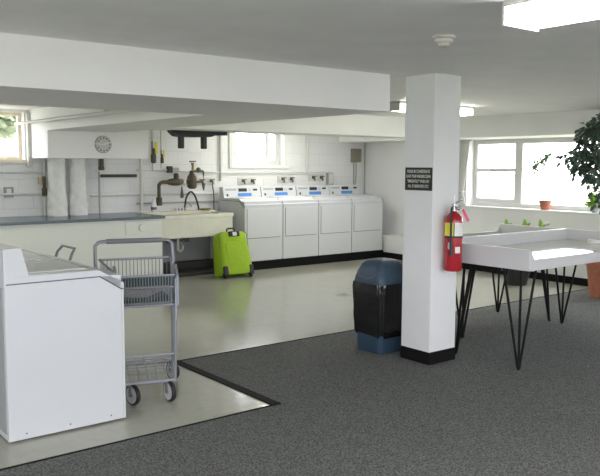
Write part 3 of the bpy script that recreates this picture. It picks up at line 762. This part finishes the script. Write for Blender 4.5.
MB().loft([RR(.178, .178, .06, .585), RR(.184, .184, .06, .60), RR(.180, .178, .06, .64), RR(.168, .158, .06, .70), RR(.145, .128, .055, .76), RR(.11, .095, .05, .792), RR(.05, .05, .03, .800)]).build('lid', 'binblue', bn, True)
fl = MB()
fl.tube([(-.168, -.13, .70), (-.180, -.08, .655), (-.184, .0, .64), (-.180, .08, .655), (-.168, .125, .70)], .004, 6)
fl.build('flap_edge', 'gap', bn, True)

# ------------------------------------------------------------------ folding tables with hairpin legs
def table(label, X0, X1, Y0, Y1, open_front, feet):
    t = thing('folding_table', label, 'table', ((X0+X1)/2, (Y0+Y1)/2, 0.003), group='white laundry folding tables')
    zb, zs, zl, zt = .802, .862, .885, .965; th = .022
    MB().box(X0+th, Y0+th, zb, X1-th, Y1-th, zs-.004).build('core', 'tableside', t, w=True)
    MB().box(X0+th, Y0+th, zs-.004, X1-th, Y1-th, zs).build('tabletop', 'tabletop', t, w=True)
    MB().box(X0, Y0, zb, X0+th, Y1, zt, .002).build('side_board', 'tableside', t, w=True)
    MB().box(X1-th, Y0, zb, X1, Y1, zt, .002).build('side_board', 'tableside', t, w=True)
    lo = [(X0+th, zb), (X1-th, zb), (X1-th, zt), (X1-th-.05, zl), (X0+th+.05, zl), (X0+th, zt)]
    hi = [(X0+th, zb), (X1-th, zb), (X1-th, zt), (X0+th, zt)]
    MB().prism(lo, *((Y0, Y0+th) if open_front else (Y1-th, Y1)), 'Y').build('low_front_board', 'tableside', t, w=True)
    MB().prism(hi, *((Y1-th, Y1) if open_front else (Y0, Y0+th)), 'Y').build('back_board', 'tableside', t, w=True)
    for (fx_, fy_, sx, sy) in feet:
        g = MB(); F = Vector((fx_, fy_, .0155)); T = .802
        for dx, dy in ((sx*.19, 0), (0, sy*.17), (sx*.05, sy*.04)):
            g.tube([(fx_+dx, fy_+dy, T), (fx_+dx*.05, fy_+dy*.05, .018)], .0105, 8)
        g.sphere(F, .0125, seg=10)
        x0_, x1_ = sorted((fx_-sx*.03, fx_+sx*.22)); y0_, y1_ = sorted((fy_-sy*.02, fy_+sy*.20))
        g.box(x0_, y0_, T-.004, x1_, y0_+.03, T); g.box(x0_, y0_, T-.004, x0_+.03, y1_, T)
        lg_ = g.build('leg', 'blackm', t, True, w=True)
    return t
table('white tray-topped folding table on black hairpin legs nearest the camera, right of the pillar', 4.87, 6.90, 3.39, 4.37, True,
      [(4.915, 3.485, 1, 1), (4.91, 4.12, 1, -1), (6.75, 3.51, -1, 1), (6.74, 4.28, -1, -1)])
table('white folding table standing behind the nearer one, partly hidden by the pillar', 5.36, 6.90, 4.385, 5.20, False,
      [(5.42, 4.47, 1, 1), (5.42, 5.05, 1, -1), (6.75, 4.43, -1, 1), (6.71, 5.05, -1, -1)])
t = thing('tape_roll', 'small pale ring lying at the far end of the nearer table', 'roll', (6.72, 3.95, .863))
MB().lathe([(.045, 0), (.06, 0), (.06, .035), (.045, .035)], n=24, closed=True).build('ring', 'paper', t, True)

# ------------------------------------------------------------------ plants
def pot(name, label, cat, loc, r, h, m='terra', rimh=.2):
    t = thing(name, label, cat, loc)
    MB().lathe([(r*.68, 0), (r*.90, h*(1-rimh)), (r*1.0, h*(1-rimh)), (r*1.02, h*.99), (r*.95, h), (r*.90, h*.93), (r*.3, h*.90)], n=28).build('pot', m, t, True)
    MB().lathe([(r*.88, h*.88), (r*.86, h*.93), (r*.2, h*.95)], n=20).build('soil', 'soil', t)
    return t
random.seed(11)
# spindly plant
t = pot('potted_plant', 'small terracotta pot on the windowsill with a bare bent stem and spiky tuft', 'potted plant', (9.57, 6.42, .972), .088, .135, rimh=.3)
st = [Vector(p) for p in bezier([(0, .03, .12), (0, .06, .24), (0, .20, .40), (.0, .29, .50), (0, .27, .58), (0, .22, .64)], 6)]
MB().tube(st, .004, 6).build('stem', 'leafm', t, True)
MB().tube([(0, .24, .60), (0, .10, .70), (0, -.06, .82)], [.007, .012, .014], 6).build('upper_stem', 'leafm', t, True)
lv = MB()
for k in range(30):
    f = random.random(); c = Vector((0, .24, .60)).lerp(Vector((0, -.04, .80)), f); an = random.uniform(0, 2*PI)
    d_ = Vector((random.uniform(-.4, .4), math.cos(an), math.sin(an))); L_ = random.uniform(.16, .30)
    lv.tube([c, c+d_*L_*.5, c+d_*L_+Vector((0, 0, -.02))], [.0085, .008, .006], 5)
lv.build('leaves', 'leafm', t)
# bright green plant
t = pot('potted_plant', 'bright green bushy plant in a grey pot on the windowsill by the big tree', 'potted plant', (9.57, 5.62, .972), .075, .10, 'grey')
lv = MB()
for k in range(150):
    a = random.uniform(0, 2*PI); r_ = random.uniform(0, .10); z_ = random.uniform(.08, .26)
    lv.leaf((math.cos(a)*r_*.6, math.sin(a)*r_, z_), (math.cos(a), math.sin(a), random.uniform(-.4, .8)), .07, .045)
lv.build('leaves', 'leafg', t)
# ficus
t = pot('potted_tree', 'tall dark ficus tree in a big terracotta floor pot at the right edge', 'potted plant', (8.60, 4.91, .003), .23, .51, 'terra', .22)
br = MB(); br.tube(bezier([(0, 0, .38), (.02, .01, .7), (-.02, .02, 1.05), (0, .02, 1.35)], 5), .022, 8)
lv = MB(); random.seed(21)
clusters = []
for k in range(30):
    a = random.uniform(0, 2*PI); R_ = random.uniform(.12, .42); z_ = random.uniform(1.42, 2.16)
    zz = (z_-1.72)/.5; lim = math.sqrt(max(.08, 1-zz*zz*.8)); R_ *= lim*1.15
    clusters.append(Vector((min(math.cos(a)*R_, .05) if z_ > 1.85 else math.cos(a)*R_, math.sin(a)*R_, z_)))
clusters += [Vector((-.10, .33, 1.68)), Vector((-.08, .32, 1.80)), Vector((.0, .38, 1.75)), Vector((0, .36, 1.55)), Vector((-.05, .25, 1.62)), Vector((-.08, .2, 1.75)), Vector((-.02, .30, 1.92)), Vector((-.1, .22, 2.02)), Vector((-.05, .02, 1.18)), Vector((0, .08, 1.28)), Vector((-.05, .12, 2.14))]
for c in clusters:
    z0 = max(.8, min(1.33, c.z-.35))
    br.tube(bezier([(0, .01, z0), (c.x*.4, c.y*.4, z0+(c.z-z0)*.6), c], 4), [.007]*8+[.003], 6)
    for i in range(38):
        d = Vector((random.gauss(0, 1), random.gauss(0, 1), random.gauss(0, .7))).normalized()
        p_ = c + d*random.uniform(.02, .12)
        lv.leaf(p_, (d.x, d.y, d.z-.9), random.uniform(.065, .09), random.uniform(.038, .05))
br.build('branches', 'bark', t, True)
lv.build('foliage', 'leafd', t)
# plant in black pot under the tables
t = pot('potted_plant', 'tall green plant with a white flower in a black floor pot behind the tables', 'potted plant', (8.56, 6.15, 0), .20, .23, 'black')
sm = MB(); lv = MB()
for (yy, zz) in ((.18, .82), (-.12, .84), (-.36, .85), (.05, .6), (.3, .55), (-.2, .58), (.12, .5), (-.05, .66)):
    sm.tube(bezier([(0, yy*.15, .22), (0, yy*.5, zz*.6), (0, yy, zz-.02)], 5), .005, 6)
    if zz > .7: 
        lv.leaf((0, yy, zz-.06), (.1, .3, 1), .13, .07, (1, 0, 0)); lv.leaf((0, yy, zz-.05), (.0, -.8, .7), .10, .05, (1, 0, 0))
    else:
        lv.leaf((0, yy, zz-.02), (0, yy, .3), .22, .09, (1, 0, .5))
sm.build('stems', 'leafm', t, True); lv.build('leaves', 'leafg', t)
MB().leaf((-.01, -.40, .84), (-.2, -.8, .25), .13, .07, (.9, 0, .4)).build('flower', 'petal', t)

# curtain at the right window
def curtain(label, ypts):
    mb = MB(); N = 26; rows = []
    zs = [2.01, 1.8, 1.6, 1.4, 1.25, 1.19, 1.1, .98]
    L = [(7.74, 8.10), (7.76, 8.10), (7.785, 8.08), (7.815, 8.06), (7.84, 8.03), (7.85, 8.0), (7.83, 8.03), (7.80, 8.06)]
    front, back = [], []
    for z_, (a, b_) in zip(zs, L):
        amp = .02 if z_ != 1.19 else .012
        front.append([mb.bm.verts.new((9.44+amp*math.sin(k*1.6), a+(b_-a)*k/N, z_)) for k in range(N+1)])
        back.append([mb.bm.verts.new((9.446+amp*math.sin(k*1.6), a+(b_-a)*k/N, z_)) for k in range(N+1)])
    for R in (front, back):
        for A, B in zip(R, R[1:]):
            for k in range(N): mb.bm.faces.new((A[k], A[k+1], B[k+1], B[k]))
    return mb
t = thing('curtain', 'white curtain tied back at the left side of the big window', 'curtain', (9.45, 7.9, .98))
curtain('', None).build('drape', 'curtain', t, True, w=True)
MB().tube([(9.41, 7.84, 1.19), (9.475, 7.84, 1.195), (9.475, 8.01, 1.195), (9.41, 8.01, 1.19)], .008, 6, closed=True).build('tieback', 'curtain', t, w=True)
MB().tube([(9.45, 7.70, 2.008), (9.45, 8.14, 2.008)], .010, 8).build('rod', 'frame', t, w=True)

# ------------------------------------------------------------------ lights and detector
def fixture(label, x, y, L, Wd, axis, lens):
    t = thing('ceiling_light', label, 'ceiling light', (x, y, CH), group='fluorescent ceiling lights')
    a, b_ = (L/2, Wd/2) if axis == 'X' else (Wd/2, L/2)
    MB().box(-a, -b_, -.025, a, b_, 0, .003).build('housing', 'fixt', t)
    # trapezoid wraparound lens
    if axis == 'X': MB().prism([(-b_+.01, -.025), (b_-.01, -.025), (b_-.01, -.07), (b_-.05, -.10), (-b_+.05, -.10), (-b_+.01, -.07)], -a+.012, a-.012, 'X').build('lens', lens, t)
    else: MB().prism([(-a+.01, -.025), (a-.01, -.025), (a-.01, -.07), (a-.05, -.10), (-a+.05, -.10), (-a+.01, -.07)], -b_+.012, b_-.012, 'Y').build('lens', lens, t)
    for s_ in (-1, 1):
        if axis == 'X': MB().box(s_*(a-.006)-.006, -b_, -.105, s_*(a-.006)+.006, b_, -.02, .002).build('end_cap', 'frame', t)
        else: MB().box(-a, s_*(b_-.006)-.006, -.105, a, s_*(b_-.006)+.006, -.02, .002).build('end_cap', 'frame', t)
    return t
fixture('bright fluorescent ceiling light nearest the camera at upper right', 2.90, 1.50, 1.22, .26, 'Y', 'lens')
fixture('long fluorescent ceiling light half hidden behind the pillar', 6.72, 6.10, 1.28, .24, 'X', 'lensfar')
fixture('added unseen fluorescent ceiling light above the beam on the left side', 1.4, 7.4, 1.22, .26, 'X', 'lensfar')  # added lamp, out of view, brightens the far left of the room
fixture('added unseen fluorescent ceiling light between the back beam and the washers', 7.0, 9.2, 1.22, .26, 'X', 'lensfar')  # added lamp, unseen, brightens the back wall and far row
fixture('added unseen fluorescent ceiling light behind the camera position', 0.4, -1.0, 1.22, .26, 'Y', 'lens')  # added lamp, out of view, fills the near end with light
sd = thing('smoke_detector', 'round white smoke detector on the ceiling in front of the pillar', 'smoke detector', (3.245, 2.86, CH))
MB().lathe([(.062, 0), (.066, -.004), (.066, -.012), (.055, -.02)][::-1], n=32).build('base', 'det', sd, True)
MB().lathe([(.052, -.018), (.050, -.034), (.040, -.042)][::-1], n=32).build('body', 'det', sd, True)
MB().lathe([(.034, -.040), (.030, -.056), (.012, -.060)][::-1], n=24).build('sensor', 'det', sd, True)
MB().lathe([(.006, -.058), (.006, -.064)][::-1], n=10).build('indicator', 'gap', sd)

# ------------------------------------------------------------------ daylight
w = bpy.data.worlds.new('World'); S.world = w; w.use_nodes = True
bgd = w.node_tree.nodes['Background']; bgd.inputs[0].default_value = (.97, .985, 1.04, 1); bgd.inputs[1].default_value = 3.7
def portal(loc, rot, sx, sy):
    l = bpy.data.lights.new('window_portal', 'AREA'); l.shape = 'RECTANGLE'; l.size = sx; l.size_y = sy; l.cycles.is_portal = True
    o = bpy.data.objects.new('window_portal', l); C.objects.link(o); o.location = loc; o.rotation_euler = rot
portal((9.82, (W3[0]+W3[1])/2, 1.49), (0, PI/2, 0), 1.06, W3[1]-W3[0])
portal(((W1[0]+W1[1])/2, 10.52, 1.97), (-PI/2, 0, 0), W1[1]-W1[0], .64)
portal(((W2[0]+W2[1])/2, 10.52, 1.92), (-PI/2, 0, 0), W2[1]-W2[0], .66)
for a, b_, c_, d_ in WF: portal(((a+b_)/2, -2.82, 1.475), (PI/2, 0, 0), b_-a, 1.35)
portal((-2.32, 1.0, 1.475), (0, -PI/2, 0), 1.35, 5.0)

# ------------------------------------------------------------------ camera
f, yaw, pit, rol = 749.61, math.radians(38.0336), math.radians(5.5295), math.radians(.2638)
F = Vector((math.sin(yaw)*math.cos(pit), math.cos(yaw)*math.cos(pit), -math.sin(pit)))
R0 = Vector((math.cos(yaw), -math.sin(yaw), 0)); U0 = R0.cross(F)
R = R0*math.cos(rol)+U0*math.sin(rol); U = -R0*math.sin(rol)+U0*math.cos(rol)
cam = bpy.data.cameras.new('camera'); co = bpy.data.objects.new('camera', cam); C.objects.link(co)
co.matrix_world = Matrix(((R.x, U.x, -F.x, 0), (R.y, U.y, -F.y, 0), (R.z, U.z, -F.z, 1.6), (0, 0, 0, 1)))
cam.sensor_fit = 'HORIZONTAL'; cam.sensor_width = 36; cam.lens = 36*f/600; cam.clip_start = .05; cam.clip_end = 200
S.camera = co
S.view_settings.view_transform = 'Standard'; S.view_settings.look = 'None'; S.view_settings.gamma = 1; S.view_settings.exposure = 1.45
S.view_settings.use_curve_mapping = False
S.cycles.use_denoising = True
S.cycles.max_bounces = 10; S.cycles.diffuse_bounces = 6; S.cycles.transparent_max_bounces = 12
S.cycles.sample_clamp_indirect = 6
